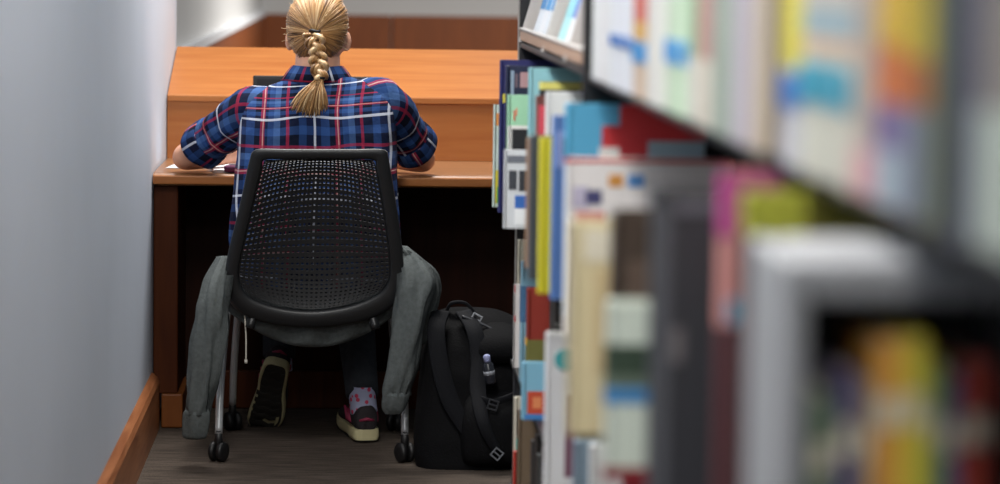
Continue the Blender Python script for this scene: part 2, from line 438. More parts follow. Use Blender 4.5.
cloth_loft(bm, [(402, 408, 250, 7.80, .8), (408, 434, 268, 7.80, .35), (416, 441, 284, 7.80, .3), (418, 438, 305, 7.80, .3), (418, 430, 330, 7.80, .35), (418, 424, 344, 7.80, .5)], 26, amp=.004, seed=14)
finish('body_fold', bm, M_HOOD, hd, True)
bm = bmesh.new(); rings = []
for i in range(30):
    f = i/29*2-1
    x = chx+f*.235; sag = (1-f*f)
    zt_, zb_ = .47-.03*sag, .40-.10*sag
    y = 7.855-.008*sag
    rings.append([Vector((x, y+(.022+.012*math.sin(i*.9+k))*math.cos(t), (zt_+zb_)/2+(zt_-zb_)/2*math.sin(t))) for k, t in enumerate([2*PI*j/14 for j in range(14)])])
loft(bm, rings); finish('body', bm, M_HOOD, hd, True)
bm = bmesh.new(); p0, p1 = at(244.5, 312, 7.80), at(246, 361, 7.80)
tube(bm, spline([tuple(p0), tuple((p0+p1)/2+Vector((.002, 0, 0))), tuple(p1)], 10), .0022, 6)
tube(bm, [p1+Vector((0, 0, .004)), p1-Vector((0, 0, .006))], .0045, 8)
finish('drawstring', bm, plain('#cfc9bd', .8), hd, True)

# ------------------------------------------------------------------ the student
SX = -.088
M_SKIN = plain('#d9a184', .5, var=.06, vscale=30)
HC = Vector((SX+.001, 8.17, 1.152))            # head centre
def ell(bm, c, r, nu=20, nv=14, rot=None):
    rings = []
    for i in range(1, nv):
        a = PI*i/nv
        ring = []
        for j in range(nu):
            t = 2*PI*j/nu
            p = Vector((r[0]*math.sin(a)*math.cos(t), r[1]*math.sin(a)*math.sin(t), -r[2]*math.cos(a)))
            if rot: p = rot @ p
            ring.append(Vector(c)+p)
        rings.append(ring)
    loft(bm, rings)
def limb(bm, pts, n=18, k=14):
    s = spline([tuple(p) for p in pts], n); tube(bm, [q[:3] for q in s], [q[3] for q in s], k)
bm = bmesh.new()
tilt = Matrix.Rotation(math.radians(-14), 3, 'X')      # nodding towards the desk
ell(bm, HC, (.079, .098, .108), 26, 18, tilt)
ell(bm, HC+tilt @ Vector((0, .035, -.055)), (.058, .062, .075), 20, 14, tilt)        # jaw
limb(bm, [(*(HC+tilt @ Vector((0, .092, .012))), .008), (*(HC+tilt @ Vector((0, .108, -.022))), .013), (*(HC+tilt @ Vector((0, .1, -.036))), .011)], 6, 8)   # nose
for s in (-1, 1):
    ell(bm, HC+tilt @ Vector((s*.028, .098, -.072)), (.019, .008, .007), 10, 8, tilt) if s > 0 else ell(bm, HC+tilt @ Vector((-.004, .099, -.078)), (.022, .008, .007), 10, 8, tilt)
    ell(bm, HC+tilt @ Vector((s*.081, -.006, -.030)), (.010, .018, .029), 12, 10, tilt @ Matrix.Rotation(s*.5, 3, 'Z'))   # ears
    ell(bm, HC+tilt @ Vector((s*.03, .09, .012)), (.022, .012, .007), 10, 8, tilt)       # brows
limb(bm, [(SX, 8.09, .97, .075), (SX, 8.105, 1.02, .066), (SX, 8.135, 1.07, .063), (SX, 8.16, 1.13, .062)], 12, 16)
rr = []
for z, yc, rx, ry in spline([(.40, 7.99, .15, .11), (.47, 7.98, .168, .115), (.60, 7.99, .145, .10), (.75, 8.03, .155, .10), (.88, 8.08, .165, .10), (.95, 8.105, .15, .085), (1.0, 8.11, .085, .065), (1.02, 8.11, .05, .05)], 22):
    rr.append([Vector((SX+rx*math.cos(t), yc+ry*math.sin(t), z)) for t in [2*PI*j/22 for j in range(22)]])
loft(bm, rr)
SHL, ELL, WRL = Vector((-.262, 8.12, .932)), Vector((-.470, 8.345, .783)), Vector((-.285, 8.49, .792))
SHR, ELR, WRR = Vector((.092, 8.12, .955)), Vector((.215, 8.345, .783)), Vector((.045, 8.49, .792))
def arm(S, E, Wr, s):
    limb(bm, [(*(S+(Vector((SX, 8.1, .95))-S)*.4), .05), (*S, .05), (*((S+E)/2), .043), (*(E+(S-E)*.12), .038), (*E, .036), (*(E+(Wr-E)*.25), .037), (*(E+(Wr-E)*.6), .031), (*Wr, .023)], 26, 16)
    d = (Wr-E); d.z = 0; d.normalize(); sd = Vector((-d.y, d.x, 0))*s       # sd points to the thumb side
    pc_ = Wr+d*.045
    limb(bm, [(*Wr, .022), (*(Wr+d*.03), .026), (*(Wr+d*.075+Vector((0, 0, -.004))), .024)], 8, 12)
    for off in (-.012, .012): limb(bm, [(*(Wr+d*.02+sd*off), .018), (*(Wr+d*.075+sd*off*1.5), .016)], 6, 10)
    for k, (off, L) in enumerate(((.029, .068), (.010, .076), (-.009, .070), (-.027, .054))):
        b0 = Wr+d*.078+sd*off; q = (d+sd*off*2.5).normalized()
        limb(bm, [(*(b0-q*.02), .009), (*b0, .0092), (*(b0+q*L*.45+Vector((0, 0, .004))), .0082), (*(b0+q*L*.78+Vector((0, 0, -.006))), .0075), (*(b0+q*L+Vector((0, 0, -.018))), .0062)], 9, 8)
    t0 = Wr+d*.025+sd*.018
    limb(bm, [(*t0, .013), (*(t0+sd*.022+d*.022), .0105), (*(t0+sd*.032+d*.048+Vector((0, 0, -.008))), .0085), (*(t0+sd*.03+d*.066+Vector((0, 0, -.014))), .007)], 8, 8)
arm(SHL, ELL, WRL, -1); arm(SHR, ELR, WRR, 1)
KL, KR = Vector((-.19, 8.40, .50)), Vector((.005, 8.42, .50))
AL, AR = Vector((-.195, 8.33, .205)), Vector((.045, 8.13, .125))
HL, HR = Vector((SX-.085, 8.0, .52)), Vector((SX+.085, 8.0, .52))
for Hh, K, A in ((HL, KL, AL), (HR, KR, AR)):
    limb(bm, [(*Hh, .075), (*((Hh+K)/2), .068), (*K, .052), (*(K+(A-K)*.35+Vector((0, -.02, 0))), .05), (*(K+(A-K)*.8), .036), (*A, .034), (*(A+Vector((0, .015, -.03))), .034)], 26, 16)
person = finish('person', bm, M_SKIN, None, True)
md = person.modifiers.new('r', 'REMESH'); md.mode = 'VOXEL'; md.voxel_size = .0055; md.use_smooth_shade = True
md = person.modifiers.new('s', 'SMOOTH'); md.factor = .5; md.iterations = 3
evalmesh(person)
for f in person.data.polygons: f.use_smooth = True
tag(person, 'seated student in blue plaid shirt with blond braided ponytail, elbows on the desk', 'person')
# --- shirt
M_PLAID = plaid()
def superell(t, e): 
    c, s = math.cos(t), math.sin(t)
    return math.copysign(abs(c)**e, c), math.copysign(abs(s)**e, s)
bm = bmesh.new(); rings, uvs = [], []
prof = [(.46, 7.985, .195, .13), (.54, 7.985, .226, .135), (.63, 7.99, .230, .135), (.72, 8.015, .222, .132), (.80, 8.04, .216, .128), (.87, 8.065, .212, .125), (.925, 8.085, .208, .118), (.960, 8.098, .196, .106), (.985, 8.104, .172, .095), (1.005, 8.108, .135, .086), (1.016, 8.110, .102, .08), (1.026, 8.112, .080, .073)]
NS, NR = 64, 60
for i, (z, yc, rx, ry) in enumerate(spline(prof, NR)):
    ring, uv_ = [], []
    for j in range(NS+1):
        t = 2*PI*j/NS; e = .72
        cx, cy = superell(t, e)
        fold = noise.noise(Vector((cx*2.5, cy*2.5, z*7)))*.009+noise.noise(Vector((cx*5, cy*5, z*16+3)))*.004
        fold *= min(1, max(.25, (1.03-z)*6))
        x = SX+(rx+fold)*cx; y = yc+(ry+fold)*cy
        zz = z+.055*(x-SX)*min(1, max(0, (z-.7)*4))
        if j < NS: ring.append(Vector((x, y, zz)))
        wob = noise.noise(Vector((x*7, y*5, z*8)))*.009
        wob2 = noise.noise(Vector((x*8+4, y*5, z*6)))*.011
        uv_.append((wob+(x-SX)+.0075 if math.sin(t) < 0 else -(x-SX)+.0075, wob2+(z if z < .925 else .925+(z-.925)*2.6)-.057))
    rings.append(ring); uvs.append(uv_)
loft(bm, rings, uvs=uvs, cap=False)
shirt = finish('shirt', bm, M_PLAID, person, True)
so = shirt.modifiers.new('solid', 'SOLIDIFY'); so.thickness = .003; so.offset = 1
def sleeve(S, E, s, root):
    bm = bmesh.new(); rings = []; uvs = []
    pts = [(*root, .078), (*(S+(root-S)*.35), .080), (*(S+(E-S)*.12), .074), (*(S+(E-S)*.35), .066), (*(S+(E-S)*.52), .063), (*(S+(E-S)*.68), .061)]
    sp = spline(pts, 26); path = [Vector(q[:3]) for q in sp]; T, U = frames(path); L = 0
    for i, q in enumerate(sp):
        v = T[i].cross(U[i]); ring = []; uv_ = []
        if i: L += (path[i]-path[i-1]).length
        for j in range(33):
            t = 2*PI*j/32
            w = noise.noise(Vector((math.cos(t)*1.6+s*5, math.sin(t)*1.6, i*.33)))*.009
            if j < 32: ring.append(path[i]+(U[i]*math.cos(t)+v*math.sin(t))*(q[3]+w))
            uv_.append((.062*t+.03, L+.07))
        rings.append(ring); uvs.append(uv_)
    loft(bm, rings, uvs=uvs)
    sl = finish('sleeve', bm, M_PLAID, shirt, True)
    bm = bmesh.new(); rings = []; uvs = []; d = (E-S).normalized()
    a = S+(E-S)*.60
    base = [(0, .058), (.004, .066), (.03, .069), (.055, .069), (.062, .064), (.058, .052)]
    Tq, Uq = T[-1], U[-1]; v = Tq.cross(Uq)
    for k, (l, r) in enumerate(base):
        ring, uv_ = [], []
        for j in range(33):
            t = 2*PI*j/32; w = noise.noise(Vector((math.cos(t)*1.5+s, math.sin(t)*1.5, k*.2)))*.007
            if j < 32: ring.append(a+Tq*l+(Uq*math.cos(t)+v*math.sin(t))*(r+w))
            uv_.append((.066*t+.11, l*1.0+.145))
        rings.append(ring); uvs.append(uv_)
    loft(bm, rings, uvs=uvs)
    finish('cuff', bm, M_PLAID, sl, True)
sleeve(SHL, ELL, -1, Vector((-.20, 8.10, .912))); sleeve(SHR, ELR, 1, Vector((.045, 8.10, .94)))
# collar
bm = bmesh.new(); rings = []; uvs = []
for k, (dz, r, dr) in enumerate(((0, .078, 0), (.016, .072, 0), (.030, .068, 0), (.032, .071, 0), (.014, .085, 0), (-.008, .100, 0))):
    ring, uv_ = [], []
    for j in range(49):
        t = 2*PI*j/48
        if j < 48: ring.append(Vector((SX+r*math.cos(t), 8.112+r*.95*math.sin(t), 1.019+dz+.014*math.sin(t+PI)*.5+.004*math.cos(2*t))))
        uv_.append((.08*t, dz*(1 if k < 3 else -1)+.06))
    rings.append(ring); uvs.append(uv_)
loft(bm, rings, cap=False, uvs=uvs)
cl = finish('collar', bm, M_PLAID, shirt, True)
so = cl.modifiers.new('solid', 'SOLIDIFY'); so.thickness = .003; so.offset = 1
# --- trousers, socks, shoes
M_DENIM = plain('#34373c', .9, spec=.1, bump=.4, bscale=300, var=.15, vscale=60)
bm = bmesh.new()
rr = []
for z, rx, ry in ((.475, .17, .12), (.50, .182, .132), (.56, .178, .128), (.62, .165, .118)):
    rr.append([Vector((SX+rx*math.cos(t), 7.99+ry*math.sin(t), z)) for t in [2*PI*j/24 for j in range(24)]])
loft(bm, rr)
for Hh, K, A in ((HL, KL, AL), (HR, KR, AR)):
    limb(bm, [(*Hh, .083), (*((Hh+K)/2), .078), (*K, .062), (*(K+(A-K)*.35+Vector((0, -.02, 0))), .059), (*(K+(A-K)*.75), .051), (*(K+(A-K)*1.0), .048)], 26, 18)
tr = finish('trousers', bm, M_DENIM, person, True)
md = tr.modifiers.new('r', 'REMESH'); md.mode = 'VOXEL'; md.voxel_size = .008; md.use_smooth_shade = True
md = tr.modifiers.new('s', 'SMOOTH'); md.factor = .5; md.iterations = 4
evalmesh(tr)
for f in tr.data.polygons: f.use_smooth = True
def sock_mat():
    m, nt, p = new_mat('floral_sock')
    tc = nt.nodes.new('ShaderNodeTexCoord'); v = nt.nodes.new('ShaderNodeTexVoronoi'); v.inputs['Scale'].default_value = 42
    nt.links.new(tc.outputs['Object'], v.inputs['Vector'])
    r = nt.nodes.new('ShaderNodeValToRGB'); r.color_ramp.interpolation = 'CONSTANT'
    r.color_ramp.elements[0].color = (*hexc('#c8405e'), 1); r.color_ramp.elements[1].position = .33; r.color_ramp.elements[1].color = (*hexc('#a9aecb'), 1); v.inputs['Scale'].default_value = 55; v.inputs['Randomness'].default_value = 1
    nt.links.new(v.outputs['Distance'], r.inputs['Fac']); nt.links.new(r.outputs['Color'], p.inputs['Base Color']); p.inputs['Roughness'].default_value = .9
    return m
def shoe(M, tag_):
    """running shoe, toe along +Y, ground at z = 0"""
    R0 = []
    for y, hw, h, xo in spline([(-.118, .012, .05, 0), (-.113, .026, .072, 0), (-.10, .034, .086, 0), (-.06, .038, .092, 0), (0, .041, .088, .004), (.05, .047, .07, .008), (.10, .049, .054, .008), (.14, .042, .044, .004), (.165, .026, .034, 0), (.172, .01, .026, 0)], 30):
        ring = []
        for j in range(20):
            t = 2*PI*j/20; c, s = superell(t, .75)
            ring.append(M @ Vector((xo+hw*c*(1-.25*max(0, s)), y, .022+h/2*(1+s)*.93)))
        R0.append(ring)
    bm = bmesh.new(); loft(bm, R0)
    up = finish('shoe', bm, plain('#1d161b', .75, bump=.4, bscale=150), person, True)
    bm = bmesh.new(); R1 = []
    S_ = spline([(-.124, .012, 0), (-.118, .030, 0), (-.10, .038, 0), (-.05, .041, 0), (0, .041, .004), (.05, .048, .008), (.10, .052, .008), (.14, .046, .004), (.168, .028, 0), (.177, .01, 0)], 30)
    for y, hw, xo in S_:
        lift = .018*max(0, (y-.09)/.08)**2
        R1.append([M @ Vector((xo+hw*cx, y, z+lift)) for cx, z in ((-.92, 0), (-1, .008), (-1, .022), (-.96, .030), (.96, .030), (1, .022), (1, .008), (.92, 0))])
    loft(bm, R1)
    finish('sole', bm, plain('#b9b189', .6), up, False)
    bm = bmesh.new()
    for k in range(9):
        y = -.10+k*.03
        w = .03 if -.02 > y else .037
        xs = [(-w, 0), (-w*.5, .008), (0, 0), (w*.5, .008), (w, 0)]
        prism(bm, [M @ Vector((x, y+d, -.007)) for x, d in xs]+[M @ Vector((x, y+d+.014, -.007)) for x, d in xs[::-1]], M.to_3x3() @ Vector((0, 0, .0045)))
    rim = [(-.033*c_ if False else s_[2]+(s_[1]-.008)*sg, s_[0]) for sg, ss in ((-1, S_[2:-3]), (1, S_[2:-3][::-1])) for s_ in ss]
    prism(bm, [M @ Vector((x, y, -.003+.018*max(0, (y-.09)/.08)**2)) for x, y in rim], M.to_3x3() @ Vector((0, 0, .0036)))
    finish('tread', bm, plain('#23201c', .8), up)
    M_TR = plain('#8e2547', .6)
    for sg in (-1, 1):
        for k in range(3):
            p = [M @ Vector((sg*(.0385+.001*i), -.07+k*.03+.012*i, .045+.018*i*(1 if i < 3 else .8))) for i in range(3)]
            bm = bmesh.new(); tube(bm, p, .0035, 6); finish('side_stripe', bm, M_TR, up, True)
    bm = bmesh.new(); tube(bm, [M @ Vector((-.02, -.112, .055)), M @ Vector((0, -.12, .06)), M @ Vector((.02, -.112, .055))], .005, 6)
    finish('heel_tab', bm, M_TR, up, True)
    return up
MR = Matrix.Translation((.038, 8.20, .008)) @ Matrix.Rotation(math.radians(10), 4, 'Z')
shoe(MR, 'r')
ML = Matrix.Translation((-.222, 8.285, .108)) @ Matrix.Rotation(math.radians(14), 4, 'Y') @ Matrix.Rotation(math.radians(-52), 4, 'X')
shoe(ML, 'l')
for A, up in ((AR, Vector((.005, .0, -.045))), (AL, Vector((0, .0, -.035)))):
    bm = bmesh.new(); limb(bm, [(*(A+Vector((0, 0, .03))), .037), (*A, .038), (*(A+up), .039)], 10, 16)
    finish('sock', bm, sock_mat(), person, True)
# --- hair
M_HAIR = hair_mat()
TIE = Vector((SX-.008, HC.y-.112, 1.152))
HR_ = (.094, .112, .121)
def shade_attr(o, vals):
    a = o.data.attributes.new('shade', 'FLOAT', 'POINT')
    for i, v in enumerate(vals): a.data[i].value = v
def on_cap(dirv, k=1.0):
    return HC+tilt @ Vector((dirv.x*HR_[0]*k, dirv.y*HR_[1]*k, dirv.z*HR_[2]*k))
tdir = tilt.transposed() @ (TIE-HC); tdir = Vector((tdir.x/HR_[0], tdir.y/HR_[1], tdir.z/HR_[2])).normalized()
bm = bmesh.new(); vals = []
# base cap: everything behind the hairline
NA, NB = 72, 22
side_u = tdir.cross(Vector((0, 0, 1))).normalized(); up_u = side_u.cross(tdir).normalized()
def reach(phi):
    """how far (radians from the tie) the hair runs in each direction"""
    upn = math.sin(phi)
    return 1.02+.72*max(0, upn)-.34*max(0, -upn)**1.2+.10*abs(math.cos(phi))
rings = []
for i in range(NB):
    ring = []
    for j in range(NA):
        phi = 2*PI*j/NA; a = .03+(reach(phi)-.03)*i/(NB-1)
        d = tdir*math.cos(a)+(side_u*math.cos(phi)+up_u*math.sin(phi))*math.sin(a)
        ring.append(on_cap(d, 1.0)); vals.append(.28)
    rings.append(ring)
loft(bm, rings, cap=False)
bmesh.ops.contextual_create(bm, geom=[])
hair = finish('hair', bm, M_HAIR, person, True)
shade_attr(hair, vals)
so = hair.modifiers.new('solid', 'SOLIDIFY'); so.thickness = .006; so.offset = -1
bm = bmesh.new(); vals = []
def strand(pts, r, shade, n=4, taper=.5):
    m = len(pts); rad = [r*(1-(1-taper)*abs(2*i/(m-1)-1)**2) for i in range(m)]
    tube(bm, pts, rad, n); vals.extend([shade]*(m*n))
for k in range(620):
    phi = random.random()*2*PI; R = reach(phi)*random.uniform(.72, 1.03); tw = random.uniform(-.10, .10)
    lf = random.uniform(1.0, 1.03); pts = []
    base = .5+.42*noise.noise(Vector((math.cos(phi)*4, math.sin(phi)*4, 2)))+random.uniform(-.25, .25)-.32*max(0, -math.sin(phi))-.12*abs(math.cos(phi))+.08  # nape and side strands darker: their shading is put into the colour
    for i in range(9):
        f = i/8; a = .05+(R-.05)*f; ph = phi+tw*f*f
        d = tdir*math.cos(a)+(side_u*math.cos(ph)+up_u*math.sin(ph))*math.sin(a)
        pts.append(on_cap(d, lf-.004*(1-f)))
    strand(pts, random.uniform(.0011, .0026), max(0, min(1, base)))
for k in range(14):                       # flyaways round the ears and crown
    phi = random.choice([random.uniform(-.5, .3), random.uniform(PI-.3, PI+.5), random.uniform(0, PI)]); a0 = reach(phi)*random.uniform(.6, .95); pts = []
    for i in range(6):
        f = i/5; a = a0+.3*f
        d = tdir*math.cos(a)+(side_u*math.cos(phi)+up_u*math.sin(phi))*math.sin(a)
        pts.append(on_cap(d, 1.02+.10*f*f*random.uniform(.6, 1.2)))
    strand(pts, .0006, .8)
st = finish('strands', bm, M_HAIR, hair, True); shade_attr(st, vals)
# braid
bm = bmesh.new(); vals = []
bpath = [(at(313.5, 34, TIE.y-.012)), (at(315, 45, 8.035)), (at(317, 56, 8.025)), (at(319, 67, 8.01)), (at(320, 79, 7.99))]
bp = [Vector(q) for q in spline([tuple(q) for q in bpath], 60)]
for s in range(3):
    for sub in range(7):
        pts, n = [], 60
        oa, orr = random.random()*2*PI, random.uniform(.002, .0105)
        for i in range(n):
            t = i/(n-1); w = t*PI*2*1.7+s*2*PI/3
            amp = .019*(1-.35*t)
            pts.append(bp[i]+Vector((amp*math.sin(w)+orr*math.cos(oa), -.0105*math.sin(2*w)+orr*math.sin(oa)*.7, 0)))
        strand(pts, .0056*(1-0), max(0, min(1, .5+random.uniform(-.4, .4))), 6, .8)
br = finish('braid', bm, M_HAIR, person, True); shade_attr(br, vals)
bm = bmesh.new(); vals = []
e0 = bp[-1]
for k in range(150):
    q = random.random()
    ex = at(291+37*q+random.uniform(-1, 1), 113+4*math.sin(q*PI)-9*abs(q-.45)+random.uniform(-5, 3), 7.965+random.uniform(-.012, .014))
    o0 = Vector((random.uniform(-.009, .009), random.uniform(-.008, .008), random.uniform(0, .006)))
    mid = (e0+ex)/2+Vector(((ex.x-e0.x)*.12, -.012+random.uniform(-.008, .006), .004))
    strand([Vector(p) for p in spline([tuple(e0+o0), tuple(mid), tuple(ex)], 8)], random.uniform(.0012, .0028), max(0, min(1, .5+random.uniform(-.4, .4))), 4, .3)
tf = finish('braid_tuft', bm, M_HAIR, person, True); shade_attr(tf, vals)
for c, r, nm in ((TIE+Vector((0, -.004, .004)), .013, 'hair_tie'), (e0+Vector((0, 0, .004)), .011, 'hair_tie')):
    bm = bmesh.new(); rings = []
    for i in range(24):
        a = 2*PI*i/24; cc = c+Vector((r*math.cos(a), r*.9*math.sin(a), .002*math.sin(a*2))); o_ = Vector((math.cos(a), math.sin(a), 0))
        rings.append([cc+o_*(.004*math.cos(t))+Vector((0, 0, .004*math.sin(t))) for t in [2*PI*j/8 for j in range(8)]])
    rings.append(rings[0]); loft(bm, rings, cap=False); bmesh.ops.remove_doubles(bm, verts=bm.verts, dist=1e-6)
    finish(nm, bm, M_BLACK, person, True)

# ------------------------------------------------------------------ backpack
M_NYL = plain('#0a0a0c', .8, spec=.12, bump=.35, bscale=180, var=.12, vscale=40)
M_WEB = plain('#101115', .75, spec=.15, bump=.3, bscale=300)
bkp = thing('backpack', 'black nylon backpack with padded straps standing on the carpet beside the chair', 'backpack', (.30, 7.80, 0))
def pk(px, py, Y): return at(px, py, Y)
bm = bmesh.new(); rings = []
#        left  right  py   Y    depth
for l, r, py, Y, dp in spline([(428, 500, 473, 7.74, .05), (418, 518, 470, 7.74, .09), (414, 522, 455, 7.76, .115), (414, 524, 425, 7.79, .125), (417, 526, 395, 7.82, .125), (420, 528, 365, 7.84, .12), (424, 528, 340, 7.86, .11), (430, 520, 322, 7.88, .09), (440, 500, 311, 7.89, .06), (452, 478, 308, 7.89, .03)], 40):
    a, b = pk(l, py, Y), pk(r, py, Y); c = (a+b)/2; u = (b-a)/2
    ring = []
    for j in range(32):
        cx, sy = superell(2*PI*j/32, .6)
        w = noise.noise(Vector((cx*2, sy*2, py*.05)))*.006
        ring.append(c+u*cx*(1+w*3)+Vector((0, -1, 0))*(dp+w)*sy)
    rings.append(ring)
loft(bm, rings); finish('main_compartment', bm, M_NYL, bkp, True)
bm = bmesh.new(); rings = []
for l, r, py, Y, dp in spline([(470, 512, 466, 7.67, .02), (462, 517, 458, 7.66, .05), (460, 519, 430, 7.67, .06), (464, 519, 405, 7.69, .055), (472, 515, 390, 7.72, .03)], 20):
    a, b = pk(l, py, Y), pk(r, py, Y); c = (a+b)/2; u = (b-a)/2
    rings.append([c+u*superell(2*PI*j/24, .6)[0]+Vector((0, -1, 0))*dp*superell(2*PI*j/24, .6)[1] for j in range(24)])
loft(bm, rings); finish('side_pocket', bm, M_NYL, bkp, True)
bm = bmesh.new(); rings = []
for l, r, py, Y, dp in spline([(476, 522, 362, 7.74, .03), (474, 524, 352, 7.74, .05), (476, 522, 338, 7.76, .055), (482, 514, 327, 7.79, .045), (490, 504, 322, 7.81, .02)], 16):
    a, b = pk(l, py, Y), pk(r, py, Y); c = (a+b)/2; u = (b-a)/2
    rings.append([c+u*superell(2*PI*j/24, .6)[0]+Vector((0, -1, 0))*dp*superell(2*PI*j/24, .6)[1] for j in range(24)])
loft(bm, rings); finish('top_pocket', bm, M_NYL, bkp, True)
def ribbon(name, pts, w, th, mat, parent, wdir=Vector((1, 0, 0))):
    bm = bmesh.new(); sp = [Vector(q) for q in spline([tuple(p) for p in pts], 30)]; rings = []
    for i, p in enumerate(sp):
        T = (sp[min(i+1, 29)]-sp[max(i-1, 0)]).normalized(); sd = (wdir-T*wdir.dot(T)).normalized(); nn = T.cross(sd)
        ww = w if not callable(w) else w(i/29)
        rings.append([p+sd*ww*c+nn*th*s for c, s in ((-1, -.6), (-.9, -1), (.9, -1), (1, -.6), (1, .6), (.9, 1), (-.9, 1), (-1, .6))])
    loft(bm, rings); return finish(name, bm, mat, parent, True)
st1 = ribbon('shoulder_strap', [pk(441, 312, 7.80), pk(436, 330, 7.73), pk(440, 365, 7.69), pk(450, 400, 7.665), pk(468, 432, 7.645), pk(486, 455, 7.625)], lambda t: .024-.012*max(0, t-.6)*2.2, .006, M_WEB, bkp)
st2 = ribbon('shoulder_strap', [pk(463, 312, 7.80), pk(474, 330, 7.735), pk(479, 360, 7.70), pk(478, 390, 7.66), pk(484, 425, 7.60), pk(498, 452, 7.60)], lambda t: .022-.012*max(0, t-.6)*2.2, .006, M_WEB, bkp)
ribbon('top_handle', [pk(447, 310, 7.84), pk(452, 303, 7.83), pk(465, 303, 7.83), pk(474, 312, 7.83)], .009, .004, M_WEB, bkp, Vector((0, 1, 0)))
def buckle(px, py, Y, rot, h='#8d9096'):
    c = pk(px, py, Y); bm = bmesh.new(); M = Matrix.Translation(c) @ Matrix.Rotation(rot, 4, 'Y')
    for d in ((-.014, .014, -.003, .003, .010, .014), (-.014, .014, -.003, .003, -.014, -.010), (-.014, -.010, -.003, .003, -.010, .010), (.010, .014, -.003, .003, -.010, .010), (-.010, .010, -.002, .002, -.002, .002)):
        box(bm, *d, M)
    return finish('buckle', bm, plain(h, .4), bkp, bevel=.001)
buckle(497, 454, 7.585, .7, '#6d7076'); buckle(493, 405, 7.615, .3, '#2c2e33'); buckle(476, 319, 7.77, .5, '#9a9da3')
bm = bmesh.new(); tube(bm, [Vector(q) for q in spline([tuple(pk(x, y, Y)) for x, y, Y in ((462, 316, 7.765), (490, 328, 7.755), (508, 345, 7.735), (516, 380, 7.70))], 24)], .0035, 6)
finish('zipper', bm, plain('#33353a', .4), bkp, True)
ribbon('compression_strap', [pk(478, 398, 7.655), pk(492, 402, 7.62), pk(508, 398, 7.63), pk(519, 392, 7.66)], .009, .003, M_WEB, bkp, Vector((0, 0, 1)))
bt = thing('small_bottle', 'small dark bottle with pale lavender cap tucked in the backpack side pocket', 'bottle', tuple(pk(489, 380, 7.62)))
q = pk(491, 384, 7.645); q1 = pk(487.5, 362, 7.645); dq = (q1-q)
bm = bmesh.new(); tube(bm, [q, q+dq*.1, q+dq*.9, q1], [.012, .015, .015, .009], 14); finish('bottle_body', bm, plain('#23252c', .25), bt, True)
bm = bmesh.new(); tube(bm, [q1, q1+dq*.28, q1+dq*.34], [.0095, .0095, .006], 12); finish('cap', bm, plain('#9aa0c8', .4), bt, True)
bm = bmesh.new(); tube(bm, [q+dq*.42, q+dq*.60], [.0156, .0156], 14); finish('bottle_label', bm, plain('#8f939b', .5), bt, True)

# ------------------------------------------------------------------ bookcase
XF = .393; XB = .72
YE = 6.90
bc = thing('bookcase', 'long black metal library bookcase filled with books along the aisle', 'bookcase', (.55, 4, 0))
TB = [.10, .40, .77, 1.160, 1.56, 1.94]          # tops of the boards
TH = .013
POSTS = [YE, 4.77, 2.63, .5]
for i, z in enumerate(TB):
    for a, b in zip(POSTS[1:], POSTS[:-1]):
        boxo('shelf', (XF if i != 3 or a < 4 else .406, XB, a+.026, b-.001, z-TH, z), M_BLACKMETAL, bc, bevel=.002)
for k, y in enumerate(POSTS):
    boxo('end_panel' if k in (0, 3) else 'upright', ((.404, XB, y, y+.025) if k in (0, 3) else (.385 if k == 1 else .40, XB, y, y+.025))+(.002, 2.0), M_BLACKMETAL, bc, bevel=.002)
boxo('edge_strip', (.4015, .4038, YE-.003, YE+.028, .002, 2.0), plain('#8e8a86', .5), bc)
boxo('back_panel', (XB, XB+.012, .5, YE+.025, .002, 2.0), M_BLACKMETAL, bc)
boxo('kick_plate', (XF+.03, XF+.045, .53, YE-.002, .002, TB[0]-TH-.001), M_BLACKMETAL, bc)

